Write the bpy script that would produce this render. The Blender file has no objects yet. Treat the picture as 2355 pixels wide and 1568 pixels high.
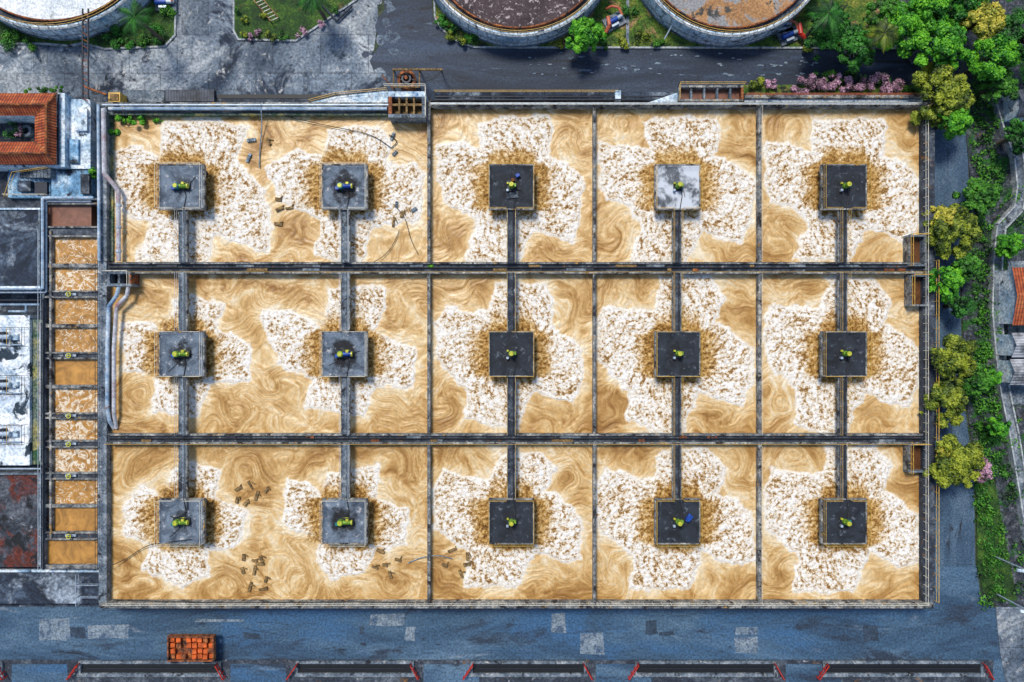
import bpy, math, random
import numpy as np
from mathutils import Vector
random.seed(7); rng=np.random.default_rng(7)
S=0.05; H=80.0; CX,CY=1177.5,784.2
def W(px,py,z=0.0):
    k=S*(H-z)/H
    return ((px-CX)*k,(CY-py)*k)
def W3(px,py,z=0.0):
    x,y=W(px,py,z); return (x,y,z)
scene=bpy.context.scene
coll=scene.collection

# ------------------------------------------------------------ materials
class NT:
    def __init__(s,name):
        s.m=bpy.data.materials.new(name); s.m.use_nodes=True
        s.t=s.m.node_tree; s.n=s.t.nodes; s.l=s.t.links
        s.b=s.n['Principled BSDF']
        s.pos=s.n.new('ShaderNodeNewGeometry').outputs['Position']
    def lk(s,a,b): s.l.new(a,b)
    def setin(s,inp,v):
        if isinstance(v,bpy.types.NodeSocket): s.lk(v,inp)
        elif v is not None: inp.default_value=v
    def mapping(s,vec,scale=(1,1,1),rot=(0,0,0),loc=(0,0,0)):
        n=s.n.new('ShaderNodeMapping'); s.lk(vec,n.inputs['Vector'])
        n.inputs['Scale'].default_value=scale; n.inputs['Rotation'].default_value=rot; n.inputs['Location'].default_value=loc
        return n.outputs[0]
    def noise(s,vec,scale,detail=4,rough=.55,dist=0):
        n=s.n.new('ShaderNodeTexNoise'); s.lk(vec,n.inputs['Vector'])
        n.inputs['Scale'].default_value=scale; n.inputs['Detail'].default_value=detail
        n.inputs['Roughness'].default_value=rough; n.inputs['Distortion'].default_value=dist
        return n.outputs['Fac']
    def math(s,op,a,b=None,c=None,clamp=False):
        n=s.n.new('ShaderNodeMath'); n.operation=op; n.use_clamp=clamp
        s.setin(n.inputs[0],a); s.setin(n.inputs[1],b)
        if c is not None: s.setin(n.inputs[2],c)
        return n.outputs[0]
    def sstep(s,v,lo,hi,a=0.,b=1.):
        n=s.n.new('ShaderNodeMapRange'); n.interpolation_type='SMOOTHSTEP'
        s.lk(v,n.inputs['Value']); n.inputs['From Min'].default_value=lo; n.inputs['From Max'].default_value=hi
        n.inputs['To Min'].default_value=a; n.inputs['To Max'].default_value=b
        return n.outputs[0]
    def ramp(s,fac,stops):
        n=s.n.new('ShaderNodeValToRGB'); s.lk(fac,n.inputs[0]); e=n.color_ramp.elements
        while len(e)<len(stops): e.new(0.5)
        for i,(p,c) in enumerate(stops):
            e[i].position=p; e[i].color=(c[0],c[1],c[2],1)
        return n.outputs[0]
    def mix(s,f,a,b,mode='MIX'):
        n=s.n.new('ShaderNodeMix'); n.data_type='RGBA'; n.blend_type=mode
        s.setin(n.inputs[0],f)
        for i,v in ((6,a),(7,b)):
            if isinstance(v,tuple): v=(v[0],v[1],v[2],1)
            s.setin(n.inputs[i],v)
        return n.outputs[2]
    def gray(s,f):
        cc=s.n.new('ShaderNodeCombineColor')
        for i in range(3): s.lk(f,cc.inputs[i])
        return cc.outputs[0]
    def attr(s,name):
        n=s.n.new('ShaderNodeAttribute'); n.attribute_name=name; return n
    def bump(s,h,strength,dist=0.1):
        n=s.n.new('ShaderNodeBump'); n.inputs['Strength'].default_value=strength; n.inputs['Distance'].default_value=dist
        s.lk(h,n.inputs['Height']); s.lk(n.outputs[0],s.b.inputs['Normal'])
    def out(s,col,rough=.8,metal=0.):
        s.setin(s.b.inputs['Base Color'],col if not isinstance(col,tuple) else (col[0],col[1],col[2],1))
        s.setin(s.b.inputs['Roughness'],rough); s.b.inputs['Metallic'].default_value=metal
        return s.m

def surf(name,stops,scale=.4,detail=5,dist=0.,rough=.85,bump=.3,bscale=5,fine=.35,fscale=4,stains=(),aniso=(1,1,1),metal=0.,slabs=None):
    g=NT(name); v=g.mapping(g.pos,aniso)
    n=g.noise(v,scale,detail,.68,dist)
    c=g.ramp(n,stops)
    for (col,sc,lo,hi,seed) in stains:
        vv=g.mapping(g.pos,aniso,loc=(seed,seed*1.7,seed*.3))
        f=g.sstep(g.noise(vv,sc,5,.68,.6),lo,hi)
        c=g.mix(f,c,col)
    if slabs:
        bt=g.n.new('ShaderNodeTexBrick'); g.lk(g.pos,bt.inputs['Vector']); bt.offset=.35
        bt.inputs['Scale'].default_value=1; bt.inputs['Brick Width'].default_value=slabs; bt.inputs['Row Height'].default_value=slabs*.8
        bt.inputs['Mortar Size'].default_value=.05; bt.inputs['Color1'].default_value=(.72,.72,.72,1); bt.inputs['Color2'].default_value=(1.25,1.25,1.25,1); bt.inputs['Mortar'].default_value=(.45,.47,.5,1)
        c=g.mix(.8,c,bt.outputs['Color'],'MULTIPLY')
    fn=g.noise(g.pos,fscale,2,.7)
    f=g.sstep(fn,.3,.7,1-fine,1+fine)
    c=g.mix(1.,c,g.gray(f),'MULTIPLY')
    if bump: g.bump(fn,bump,.06)
    return g.out(c,rough,metal)

def plain(name,col,rough=.6,metal=0.,var=.3,scale=3):
    a=tuple(x*(1-var) for x in col); b=tuple(min(1,x*(1+var)) for x in col)
    g=NT(name); c=g.ramp(g.noise(g.pos,scale,3,.65),[(.3,a),(.7,b)]); return g.out(c,rough,metal)

M={}
M['ground']=surf('soil_grass',[(.3,(.012,.03,.012)),(.5,(.03,.05,.02)),(.7,(.06,.055,.04))],scale=.5,bump=.8,fine=.6,fscale=3)
M['asphalt']=surf('asphalt_blue',[(.30,(.012,.032,.066)),(.5,(.038,.088,.150)),(.70,(.10,.175,.25))],scale=.10,dist=.9,aniso=(.45,1.5,1),
   stains=[((.24,.28,.32),.28,.60,.80,3.),((.010,.016,.028),.5,.60,.72,11.),((.035,.105,.21),.10,.48,.66,31.),((.02,.035,.06),.18,.54,.66,41.)],fine=.38,fscale=4,rough=.75)
M['asphalt_v']=surf('asphalt_side',[(.28,(.018,.042,.08)),(.5,(.045,.090,.145)),(.72,(.12,.18,.24))],scale=.16,dist=.6,aniso=(1.8,.5,1),
   stains=[((.015,.02,.03),.5,.58,.70,5.),((.26,.30,.34),.5,.60,.76,15.)],fine=.42,fscale=5,rough=.75)
M['asphalt_dark']=surf('asphalt_dark',[(.30,(.004,.009,.018)),(.5,(.014,.026,.048)),(.70,(.045,.070,.11))],scale=.13,dist=.8,aniso=(.30,1.6,1),
   stains=[((.12,.17,.24),.7,.62,.72,8.),((.028,.052,.095),.12,.5,.65,18.),((.006,.008,.012),.35,.58,.66,28.)],fine=.4,fscale=4,rough=.7)
M['conc_road']=surf('concrete_road',[(.32,(.020,.038,.066)),(.5,(.13,.165,.205)),(.66,(.38,.41,.42))],scale=.11,dist=1.2,
   stains=[((.012,.022,.042),.20,.54,.64,2.),((.50,.50,.48),.6,.58,.72,6.),((.010,.016,.026),1.1,.60,.68,9.)],fine=.42,fscale=3,slabs=5.5)
M['patch']=surf('asphalt_patch',[(.3,(.10,.15,.20)),(.7,(.25,.30,.34))],scale=.8,stains=[((.05,.09,.15),.8,.48,.65,4.)],fine=.45)
M['patch2']=surf('asphalt_patch_dark',[(.3,(.012,.022,.04)),(.7,(.04,.07,.11))],scale=.8,fine=.4)
M['concrete']=surf('weathered_concrete',[(.30,(.03,.045,.065)),(.5,(.13,.165,.20)),(.70,(.35,.38,.40))],scale=.6,
   stains=[((.012,.015,.022),.7,.55,.66,1.),((.50,.48,.42),1.4,.60,.72,5.)],fine=.42,fscale=4)
M['conc_dark']=surf('dark_concrete',[(.30,(.008,.012,.020)),(.5,(.032,.043,.062)),(.70,(.13,.155,.18))],scale=.6,
   stains=[((.30,.32,.34),1.0,.60,.73,3.),((.18,.09,.025),.7,.61,.72,7.)],fine=.45,fscale=4)
M['conc_white']=surf('painted_concrete',[(.30,(.12,.25,.40)),(.46,(.44,.57,.67)),(.64,(.80,.85,.87))],scale=.4,
   stains=[((.02,.04,.07),.5,.57,.66,2.),((.06,.17,.34),.9,.57,.68,9.)],fine=.35,fscale=3)
M['conc_blue']=surf('bluish_slab',[(.30,(.04,.13,.26)),(.5,(.16,.33,.50)),(.68,(.58,.69,.76))],scale=.4,
   stains=[((.012,.02,.032),.4,.54,.64,4.)],fine=.4,fscale=3)
M['wall_top']=surf('wall_coping',[(.32,(.045,.05,.06)),(.5,(.17,.18,.18)),(.68,(.48,.46,.40))],scale=.8,
   stains=[((.012,.012,.016),.7,.51,.63,1.),((.38,.22,.05),1.2,.58,.68,5.)],fine=.42,fscale=5)
M['roof_dark']=surf('bitumen_roof',[(.30,(.004,.008,.016)),(.5,(.016,.027,.048)),(.68,(.065,.095,.14))],scale=.22,dist=2.2,
   stains=[((.36,.43,.50),.22,.50,.70,12.)],fine=.45,fscale=3)
M['roof_white']=surf('white_roof',[(.32,(.18,.30,.44)),(.46,(.66,.74,.80)),(.62,(.88,.90,.90))],scale=.3,dist=1,
   stains=[((.02,.04,.06),.4,.54,.62,2.)],fine=.3,fscale=3)
M['roof_rust']=surf('rusty_roof',[(.3,(.008,.012,.020)),(.5,(.035,.045,.06)),(.7,(.12,.13,.15))],scale=.4,dist=1,
   stains=[((.10,.018,.008),.20,.49,.60,21.),((.32,.34,.36),.7,.61,.71,3.),((.006,.008,.010),.5,.54,.64,13.)],fine=.5,fscale=3)
M['moss']=surf('mossy_concrete',[(.3,(.03,.06,.05)),(.5,(.12,.16,.13)),(.7,(.36,.30,.07))],scale=.5,stains=[((.02,.08,.03),.6,.52,.62,2.)],fine=.45)
M['steel_w']=plain('galvanised_steel',(.40,.48,.56),.45,.3)
M['steel_d']=plain('dark_steel',(.025,.03,.042),.5,.4)
M['rail_y']=plain('yellow_rail_paint',(.60,.37,.06),.5,0,.4)
M['rail_w']=plain('pale_rail_paint',(.64,.60,.48),.5,0,.4)
M['rust']=surf('rusty_steel',[(.3,(.05,.022,.015)),(.5,(.22,.065,.02)),(.7,(.5,.17,.04))],scale=1.5,stains=[((.02,.015,.015),1.5,.53,.62,3.)],fine=.4)
M['pipe_pink']=surf('painted_pipe',[(.3,(.30,.15,.15)),(.5,(.42,.42,.46)),(.7,(.64,.68,.72))],scale=.6,fine=.2,bump=0)
M['pipe_blue']=surf('painted_pipe_blue',[(.3,(.12,.22,.36)),(.5,(.32,.43,.54)),(.7,(.66,.71,.75))],scale=.6,stains=[((.25,.07,.03),.8,.62,.7,3.)],fine=.2,bump=0)
M['red']=plain('red_paint',(.45,.025,.012),.5,0,.3)
M['redpipe']=plain('salmon_pipe',(.55,.14,.07),.5,0,.3)
M['motor_g']=plain('motor_green_paint',(.17,.32,.025),.4,.1,.5,5)
M['motor_y']=plain('motor_yellow_paint',(.48,.48,.04),.4,.1,.4,5)
M['motor_b']=plain('motor_blue_paint',(.01,.06,.32),.4,.1,.4)
M['motor_t']=plain('motor_teal_paint',(.015,.17,.19),.4,.1,.4)
M['black']=plain('black_rubber',(.010,.010,.012),.6)
M['wood']=surf('wet_wood',[(.3,(.08,.045,.015)),(.7,(.30,.19,.07))],scale=2,fine=.4,bump=0)
M['floatb']=surf('float_grey',[(.3,(.04,.08,.12)),(.7,(.3,.38,.44))],scale=2,fine=.3,bump=0)
M['bark']=plain('bark',(.09,.065,.045),.9,0,.5)
M['grass']=surf('lawn',[(.28,(.004,.018,.003)),(.5,(.018,.062,.004)),(.72,(.075,.15,.010))],scale=.6,fine=.55,fscale=5,bump=1,
   stains=[((.14,.08,.03),.5,.58,.75,3.)])
M['grass_b']=surf('rough_grass',[(.28,(.010,.028,.004)),(.5,(.05,.12,.006)),(.72,(.22,.21,.03))],scale=.6,fine=.6,fscale=5,bump=1,
   stains=[((.30,.18,.08),.45,.54,.66,13.),((.006,.010,.008),.4,.55,.64,5.)])
M['kerb']=surf('kerb_stone',[(.3,(.16,.20,.24)),(.7,(.52,.54,.52))],scale=1.5,fine=.35,stains=[((.03,.035,.04),.9,.56,.66,3.)])
M['gravel']=surf('dark_gravel',[(.3,(.006,.010,.014)),(.5,(.03,.038,.05)),(.7,(.13,.135,.155))],scale=1.4,fine=.7,fscale=5,bump=1,stains=[((.012,.085,.006),.4,.51,.61,3.),((.16,.11,.07),.5,.62,.7,9.)])
M['pit']=plain('pit_dark',(.005,.007,.009),.6)
M['pal']=plain('rust_orange_blocks',(.55,.10,.012),.7,0,.6,1.5)

def tile(name,axis):
    g=NT(name)
    n=g.n.new('ShaderNodeTexWave'); n.bands_direction=axis; n.inputs['Scale'].default_value=1.0
    n.inputs['Distortion'].default_value=.3; g.lk(g.pos,n.inputs['Vector'])
    n2=g.n.new('ShaderNodeTexWave'); n2.bands_direction='Y' if axis=='X' else 'X'; n2.inputs['Scale'].default_value=.7
    g.lk(g.pos,n2.inputs['Vector'])
    c=g.ramp(g.noise(g.pos,1.0,5,.7),[(.3,(.16,.025,.010)),(.5,(.46,.09,.02)),(.7,(.66,.23,.08))])
    c=g.mix(g.sstep(n.outputs['Fac'],0,.5,.75,0.),c,(.06,.010,.006))
    c=g.mix(g.sstep(n2.outputs['Fac'],0,.3,.4,0.),c,(.08,.02,.01))
    g.bump(n.outputs['Fac'],.8,.08)
    return g.out(c,.8)
M['tileX']=tile('roof_tiles_x','X'); M['tileY']=tile('roof_tiles_y','Y')
def corr(name,col,axis):
    g=NT(name); n=g.n.new('ShaderNodeTexWave'); n.bands_direction=axis; n.inputs['Scale'].default_value=1.0; g.lk(g.pos,n.inputs['Vector'])
    c=g.mix(g.sstep(g.noise(g.pos,.8,5,.7),.35,.65),tuple(x*.35 for x in col),tuple(x*1.7 for x in col))
    c=g.mix(g.sstep(n.outputs['Fac'],0,.5,.5,0.),c,tuple(x*.2 for x in col))
    g.bump(n.outputs['Fac'],.7,.05); return g.out(c,.6)
M['corr_d']=corr('corrugated_dark',(.05,.06,.08),'X'); M['corr_g']=corr('corrugated_grey',(.3,.31,.33),'Y')

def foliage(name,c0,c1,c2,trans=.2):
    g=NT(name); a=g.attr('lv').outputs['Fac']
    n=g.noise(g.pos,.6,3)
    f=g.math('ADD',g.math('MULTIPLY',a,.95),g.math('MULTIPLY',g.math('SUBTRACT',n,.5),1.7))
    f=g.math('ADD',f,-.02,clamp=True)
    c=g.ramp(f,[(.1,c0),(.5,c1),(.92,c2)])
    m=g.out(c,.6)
    tr=g.n.new('ShaderNodeBsdfTranslucent'); g.lk(c,tr.inputs['Color'])
    mx=g.n.new('ShaderNodeMixShader'); mx.inputs[0].default_value=trans
    o=[x for x in g.n if x.type=='OUTPUT_MATERIAL'][0]
    g.lk(g.b.outputs[0],mx.inputs[1]); g.lk(tr.outputs[0],mx.inputs[2]); g.lk(mx.outputs[0],o.inputs[0])
    return m
F={}
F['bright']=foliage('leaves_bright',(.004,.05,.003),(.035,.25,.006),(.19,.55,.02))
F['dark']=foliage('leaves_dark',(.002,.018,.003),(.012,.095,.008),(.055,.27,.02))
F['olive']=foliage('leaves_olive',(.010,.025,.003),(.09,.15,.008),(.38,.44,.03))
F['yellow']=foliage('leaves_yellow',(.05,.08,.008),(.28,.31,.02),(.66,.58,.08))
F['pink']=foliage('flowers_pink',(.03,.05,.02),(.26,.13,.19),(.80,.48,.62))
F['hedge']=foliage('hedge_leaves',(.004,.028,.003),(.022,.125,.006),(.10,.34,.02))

# ------------------------------------------------------------ builders
class B:
    def __init__(s): s.v=[];s.f=[];s.mi=[];s.ms=[]
    def m(s,mat):
        if isinstance(mat,str): mat=M[mat]
        if mat not in s.ms: s.ms.append(mat)
        return s.ms.index(mat)
    def add(s,vs,fs,mat):
        o=len(s.v); s.v+=vs; k=s.m(mat)
        for f in fs: s.f.append([i+o for i in f]); s.mi.append(k)
    def box(s,x0,y0,x1,y1,z0,z1,mat):
        x0,x1=min(x0,x1),max(x0,x1); y0,y1=min(y0,y1),max(y0,y1)
        vs=[(x0,y0,z0),(x1,y0,z0),(x1,y1,z0),(x0,y1,z0),(x0,y0,z1),(x1,y0,z1),(x1,y1,z1),(x0,y1,z1)]
        s.add(vs,[(0,3,2,1),(4,5,6,7),(0,1,5,4),(1,2,6,5),(2,3,7,6),(3,0,4,7)],mat)
    def pbox(s,a,b,c,d,z0,z1,mat):
        x0,y0=W(a,b,z1); x1,y1=W(c,d,z1); s.box(x0,y0,x1,y1,z0,z1,mat)
    def obox(s,cx,cy,L,Wd,ang,z0,z1,mat):
        ca,sa=math.cos(ang),math.sin(ang); vs=[]
        for z in(z0,z1):
            for (u,w) in((-L/2,-Wd/2),(L/2,-Wd/2),(L/2,Wd/2),(-L/2,Wd/2)):
                vs.append((cx+u*ca-w*sa,cy+u*sa+w*ca,z))
        s.add(vs,[(0,3,2,1),(4,5,6,7),(0,1,5,4),(1,2,6,5),(2,3,7,6),(3,0,4,7)],mat)
    def prism(s,pts,z0,z1,mat):
        n=len(pts); a=sum(pts[i][0]*pts[(i+1)%n][1]-pts[(i+1)%n][0]*pts[i][1] for i in range(n))
        if a<0: pts=pts[::-1]
        vs=[(x,y,z0) for x,y in pts]+[(x,y,z1) for x,y in pts]
        fs=[tuple(range(n,2*n)),tuple(range(n-1,-1,-1))]+[(i,(i+1)%n,n+(i+1)%n,n+i) for i in range(n)]
        s.add(vs,fs,mat)
    def tube(s,p0,p1,r,mat,seg=6,r1=None,cap=True):
        p0=Vector(p0);p1=Vector(p1);d=(p1-p0)
        if d.length<1e-6:return
        d.normalize(); r1=r if r1 is None else r1
        u=d.cross(Vector((0,0,1)))
        if u.length<.01:u=Vector((1,0,0))
        u.normalize(); w=d.cross(u); vs=[]
        for p,rr in((p0,r),(p1,r1)):
            for i in range(seg):
                a=2*math.pi*(i+.5)/seg; vs.append(tuple(p+(u*math.cos(a)+w*math.sin(a))*rr))
        fs=[(i,(i+1)%seg,seg+(i+1)%seg,seg+i) for i in range(seg)]
        if cap: fs+=[tuple(range(seg-1,-1,-1)),tuple(range(seg,2*seg))]
        s.add(vs,fs,mat)
    def path(s,pts,r,mat,seg=8):
        for a,b in zip(pts[:-1],pts[1:]): s.tube(a,b,r,mat,seg)
    def ring(s,cx,cy,r0,r1,z0,z1,mat,seg=96):
        vs=[];fs=[]
        for i in range(seg):
            a=2*math.pi*i/seg; c,q=math.cos(a),math.sin(a)
            vs+=[(cx+r0*c,cy+r0*q,z0),(cx+r1*c,cy+r1*q,z0),(cx+r1*c,cy+r1*q,z1),(cx+r0*c,cy+r0*q,z1)]
        for i in range(seg):
            a=4*i;b=4*((i+1)%seg)
            for k in range(4):
                k2=(k+1)%4; fs.append((a+k,a+k2,b+k2,b+k))
        s.add(vs,fs,mat)
    def disc(s,cx,cy,r,z,mat,seg=96):
        s.add([(cx+r*math.cos(2*math.pi*i/seg),cy+r*math.sin(2*math.pi*i/seg),z) for i in range(seg)],[tuple(range(seg))],mat)
    def rail(s,pts,mat,h=1.,sp=1.6,r=.03,mid=True):
        for a,b in zip(pts[:-1],pts[1:]):
            a=Vector(a);b=Vector(b);L=(b-a).length; n=max(1,round(L/sp))
            for i in range(n+1):
                p=a.lerp(b,i/n); s.tube(p,p+Vector((0,0,h)),r,mat,4,cap=False)
            s.tube(a+Vector((0,0,h)),b+Vector((0,0,h)),r,mat,4)
            if mid: s.tube(a+Vector((0,0,h*.5)),b+Vector((0,0,h*.5)),r*.8,mat,4)
    def build(s,name,parent=None,origin=None,bevel=0):
        me=bpy.data.meshes.new(name)
        v=s.v
        if origin: v=[(x-origin[0],y-origin[1],z-origin[2]) for x,y,z in v]
        me.from_pydata(v,[],s.f)
        for m in s.ms: me.materials.append(m)
        me.polygons.foreach_set('material_index',s.mi); me.update()
        ob=bpy.data.objects.new(name,me); coll.objects.link(ob)
        if origin: ob.location=origin
        if parent: ob.parent=parent
        if bevel:
            md=ob.modifiers.new('bevel','BEVEL'); md.width=bevel; md.segments=1; md.limit_method='ANGLE'
        return ob
def empty(name,loc=(0,0,0)):
    e=bpy.data.objects.new(name,None); coll.objects.link(e); return e
def slab(name,pts,z0,z1,mat,parent=None):
    b=B(); b.prism([W(x,y,z1) for x,y in pts],z0,z1,mat); return b.build(name,parent)
def sheet(name,pts,z,mat,parent=None):
    b=B(); p=[W(x,y,z) for x,y in pts]
    n=len(p); a=sum(p[i][0]*p[(i+1)%n][1]-p[(i+1)%n][0]*p[i][1] for i in range(n))
    if a<0:p=p[::-1]
    b.add([(x,y,z) for x,y in p],[tuple(range(n))],mat); return b.build(name,parent)

# ------------------------------------------------------------ ground, roads
g=B(); g.add([(-1500,-1500,0),(1500,-1500,0),(1500,1500,0),(-1500,1500,0)],[(0,1,2,3)],'ground'); g.build('ground')
R=lambda a,b,c,d:[(a,b),(c,b),(c,d),(a,d)]
sheet('yard_pavement',R(-400,200,2165,1420),.004,'conc_dark')
sheet('road',[(-400,1395),(2150,1395),(2150,1300),(2245,1300),(2255,1370),(2290,1400),(2355,1420),(2355,1700),(-400,1700)],.008,'asphalt')
sheet('side_road',[(2146,180),(2222,250),(2228,420),(2205,600),(2215,900),(2240,1100),(2243,1304),(2146,1304)],.012,'asphalt_v')
sheet('concrete_road',[(-400,95),(400,95),(405,-200),(540,-200),(850,-200),(870,40),(855,150),(880,222),(-400,222)],.012,'conc_road')
sheet('asphalt_road',[(845,-200),(985,-200),(995,40),(1035,88),(1090,112),(2140,116),(2150,225),(1000,225),(930,222),(895,225),(870,190),(850,140),(875,100),(862,60),(885,20)],.016,'asphalt_dark')
pb=B()
for i in range(26):
    x0=random.gauss(880,26); y0=random.uniform(5,210); r=random.uniform(4,15); n=9
    pts=[W(x0+r*random.uniform(.5,1.2)*math.cos(k*6.283/n)*1.1,y0+r*random.uniform(.5,1.2)*math.sin(k*6.283/n)) for k in range(n)][::-1]
    pb.add([(x,y,.020+.0007*i) for x,y in pts],[tuple(range(n))],'conc_road' if i%3 else 'asphalt_dark')
for i in range(60):
    x0=random.uniform(1200,1900); y0=random.choice([130,150,170])+random.gauss(0,4); r=random.uniform(2,6)
    pts=[W(x0+r*1.5*random.uniform(.5,1.2)*math.cos(k*6.283/7),y0+r*.5*random.uniform(.5,1.2)*math.sin(k*6.283/7)) for k in range(7)][::-1]
    pb.add([(x,y,.040+.0005*i) for x,y in pts],[tuple(range(7))],'patch')
for i,(a,b,c,d,m) in enumerate([(88,1425,160,1475,'patch'),(200,1437,295,1468,'patch'),(850,1412,930,1440,'patch'),(932,1442,955,1473,'patch'),
   (1268,1411,1300,1454,'patch'),(1332,1455,1388,1504,'patch'),(1483,1427,1512,1458,'patch2'),(160,1440,196,1466,'patch2'),(825,1440,838,1460,'patch2'),
   (1690,1466,1742,1502,'patch'),(1515,1452,1550,1460,'patch2'),(560,1455,600,1470,'patch2'),(1985,1440,2020,1475,'patch2'),(1690,1440,1740,1460,'patch'),(450,1425,560,1432,'patch')]):
    z=.013; j=lambda:random.uniform(-3,3)
    pts=[W(a+j(),b+j()),W(a+j(),d+j()),W((a+c)/2,d+j()),W(c+j(),d+j()),W(c+j(),(b+d)/2),W(c+j(),b+j())]
    pb.add([(x,y,z) for x,y in pts],[tuple(range(6))],m)
# crack-seal lines on the road
for i in range(16):
    x0=random.uniform(0,2150); y0=random.uniform(1410,1505); L=random.uniform(20,110); a=random.uniform(-.25,.25) if i%3 else 1.4
    P=[(x0+L*t*math.cos(a),y0+L*t*math.sin(a)*.8+random.uniform(-2,2)) for t in(0,.2,.4,.6,.8,1)]
    if max(p[1] for p in P)>1514: continue
    q=[W(x,y+.5) for x,y in P]+[W(x+.4,y-.5) for x,y in P[::-1]]
    pb.add([(x,y,.018+.0004*i) for x,y in q],[(k,k+1,10-k,11-k) for k in range(5)],'patch2')
pb.build('road_patches')
slab('bottom_pavement',R(-400,1518,2285,1527),0.0,.11,'conc_dark')
sheet('bottom_apron',R(-400,1527,2285,1700),.012,'conc_dark')
for (a,c) in [(-210,5),(180,508),(680,952),(1082,1348),(1460,1785),(1893,2262)]:
    e=empty('drainage_channel'); b=B()
    b.pbox(a,1521,c,1527,0,.35,'concrete'); b.pbox(a-4,1549,c+4,1557,0,.3,'concrete')
    b.pbox(a,1527,a+5,1549,0,.32,'concrete'); b.pbox(c-5,1527,c,1549,0,.32,'concrete')
    b.pbox(a+5,1527,c-5,1549,0,.06,'pit')
    b.path([W3(a+20,1538,.2),W3(c-20,1538,.2)],.06,'steel_d'); b.build('channel',e)
    r=B()
    r.rail([W3(a-16,1555,.1),W3(a+6,1523,.1)],'red',.9,.7,.07); r.rail([W3(c-6,1523,.1),W3(c+12,1555,.1)],'red',.9,.7,.07)
    r.rail([W3(a+8,1523,.35),W3(c-8,1523,.35)],'steel_d',.8,3,.025,False)
    r.build('guard_rail',e)
    sheet('ramp_apron',R(c+22,1527,c+150,1700),.018,'asphalt')
def grass(name,pts,mat='grass',kerb=True):
    slab(name,pts,0,.14,mat)
    if kerb:
        b=B(); P=[W(x,y,.18) for x,y in pts]
        for p,q in zip(P,P[1:]+P[:1]):
            L=math.hypot(q[0]-p[0],q[1]-p[1]); b.obox((p[0]+q[0])/2,(p[1]+q[1])/2,L+.15,.2,math.atan2(q[1]-p[1],q[0]-p[0]),0,.18+random.uniform(0,.004),'kerb')
        b.build('kerb')
grass('lawn',[(537,-150),(537,70),(548,90),(680,93),(820,-2),(880,-150)])
grass('verge_grass',[(-200,-150),(-200,98),(100,100),(160,105),(188,98),(240,112),(378,106),(402,80),(406,-150)])
grass('tank_grass',[(990,-200),(1000,40),(1015,65),(1038,86),(1065,100),(1092,108),(2060,110),(2070,-200)],'grass_b')
slab('planted_verge',[(2070,-200),(2062,112),(2120,170),(2150,215),(2218,262),(2232,420),(2210,600),(2220,900),(2246,1100),(2248,1300),(2262,1370),(2300,1396),(2700,1400),(2700,-200)],0,.10,'gravel')
slab('grass_strip',[(2246,1100),(2285,1085),(2305,1200),(2340,1380),(2300,1385),(2262,1362),(2248,1300)],.0,.15,'grass')
slab('corner_pavement',[(2290,1396),(2700,1392),(2700,1700),(2340,1700),(2300,1500)],0,.09,'conc_road')
slab('flower_bed',[(1700,195),(2130,195),(2125,216),(1700,216)],0,.2,'grass_b')

# ------------------------------------------------------------ water surface
def hashg(ix,iy,seed):
    h=(ix.astype(np.int64)*374761393+iy.astype(np.int64)*668265263+seed*974634777)&0x7fffffff
    h=((h^(h>>13))*1274126177)&0x7fffffff
    a=(h^(h>>16))%6283/1000.; return np.cos(a),np.sin(a)
def pn(x,y,seed=0):
    ix=np.floor(x);iy=np.floor(y);fx=x-ix;fy=y-iy
    u=fx**3*(fx*(fx*6-15)+10);v=fy**3*(fy*(fy*6-15)+10)
    def c(dx,dy):
        gx,gy=hashg(ix+dx,iy+dy,seed); return gx*(fx-dx)+gy*(fy-dy)
    a=c(0,0)*(1-u)+c(1,0)*u; b=c(0,1)*(1-u)+c(1,1)*u
    return (a*(1-v)+b*v)*1.5
def fbm(x,y,seed,o=4):
    r=0;a=1
    for i in range(o): r=r+a*pn(x*2**i,y*2**i,seed+i*17); a*=.5
    return r
def sdpoly(X,Y,poly):
    d=np.full(X.shape,1e9); inside=np.zeros(X.shape,bool); n=len(poly)
    for i in range(n):
        x0,y0=poly[i];x1,y1=poly[(i+1)%n]
        ex,ey=x1-x0,y1-y0; wx,wy=X-x0,Y-y0
        t=np.clip((wx*ex+wy*ey)/(ex*ex+ey*ey+1e-9),0,1)
        d=np.minimum(d,(wx-ex*t)**2+(wy-ey*t)**2)
        c=((y0>Y)!=(y1>Y))&(X<(x1-x0)*(Y-y0)/((y1-y0)+1e-9)+x0); inside^=c
    d=np.sqrt(d); return np.where(inside,d,-d)
WZ=2.0
cols=[418,793,1176,1558,1941]; rows=[430,814,1199]
P1=[(-75,-152),(0,-160),(82,-162),(104,-140),(82,-72),(138,-52),(172,-20),(176,62),(150,134),(102,116),(56,104),(12,176),(-108,174),(-86,78),(-112,52),(-162,40),(-185,-20),(-180,-105),(-118,-100),(-68,-82)]
P2=[(-38,-160),(-45,-178),(72,-176),(110,-125),(88,-70),(138,-45),(170,-10),(176,65),(150,120),(108,112),(48,85),(24,125),(12,182),(-42,180),(-114,159),(-106,87),(-150,46),(-182,15),(-186,-75),(-165,-113),(-88,-100),(-50,-110)]
P3=[(-38,-164),(72,-168),(112,-125),(88,-72),(138,-45),(172,-10),(174,94),(128,100),(58,70),(38,110),(22,156),(-112,156),(-104,72),(-150,44),(-182,20),(-188,-75),(-165,-118),(-78,-100),(-48,-110)]
polys=[]
for ci in (2,3,4):
    for ri,P in enumerate((P1,P2,P3)):
        sc=1 if ci>2 else .94
        polys.append([(cols[ci]+x*sc+random.uniform(-6,6),rows[ri]+y*(sc if ri else .98)+random.uniform(-6,6)) for x,y in P])
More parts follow.
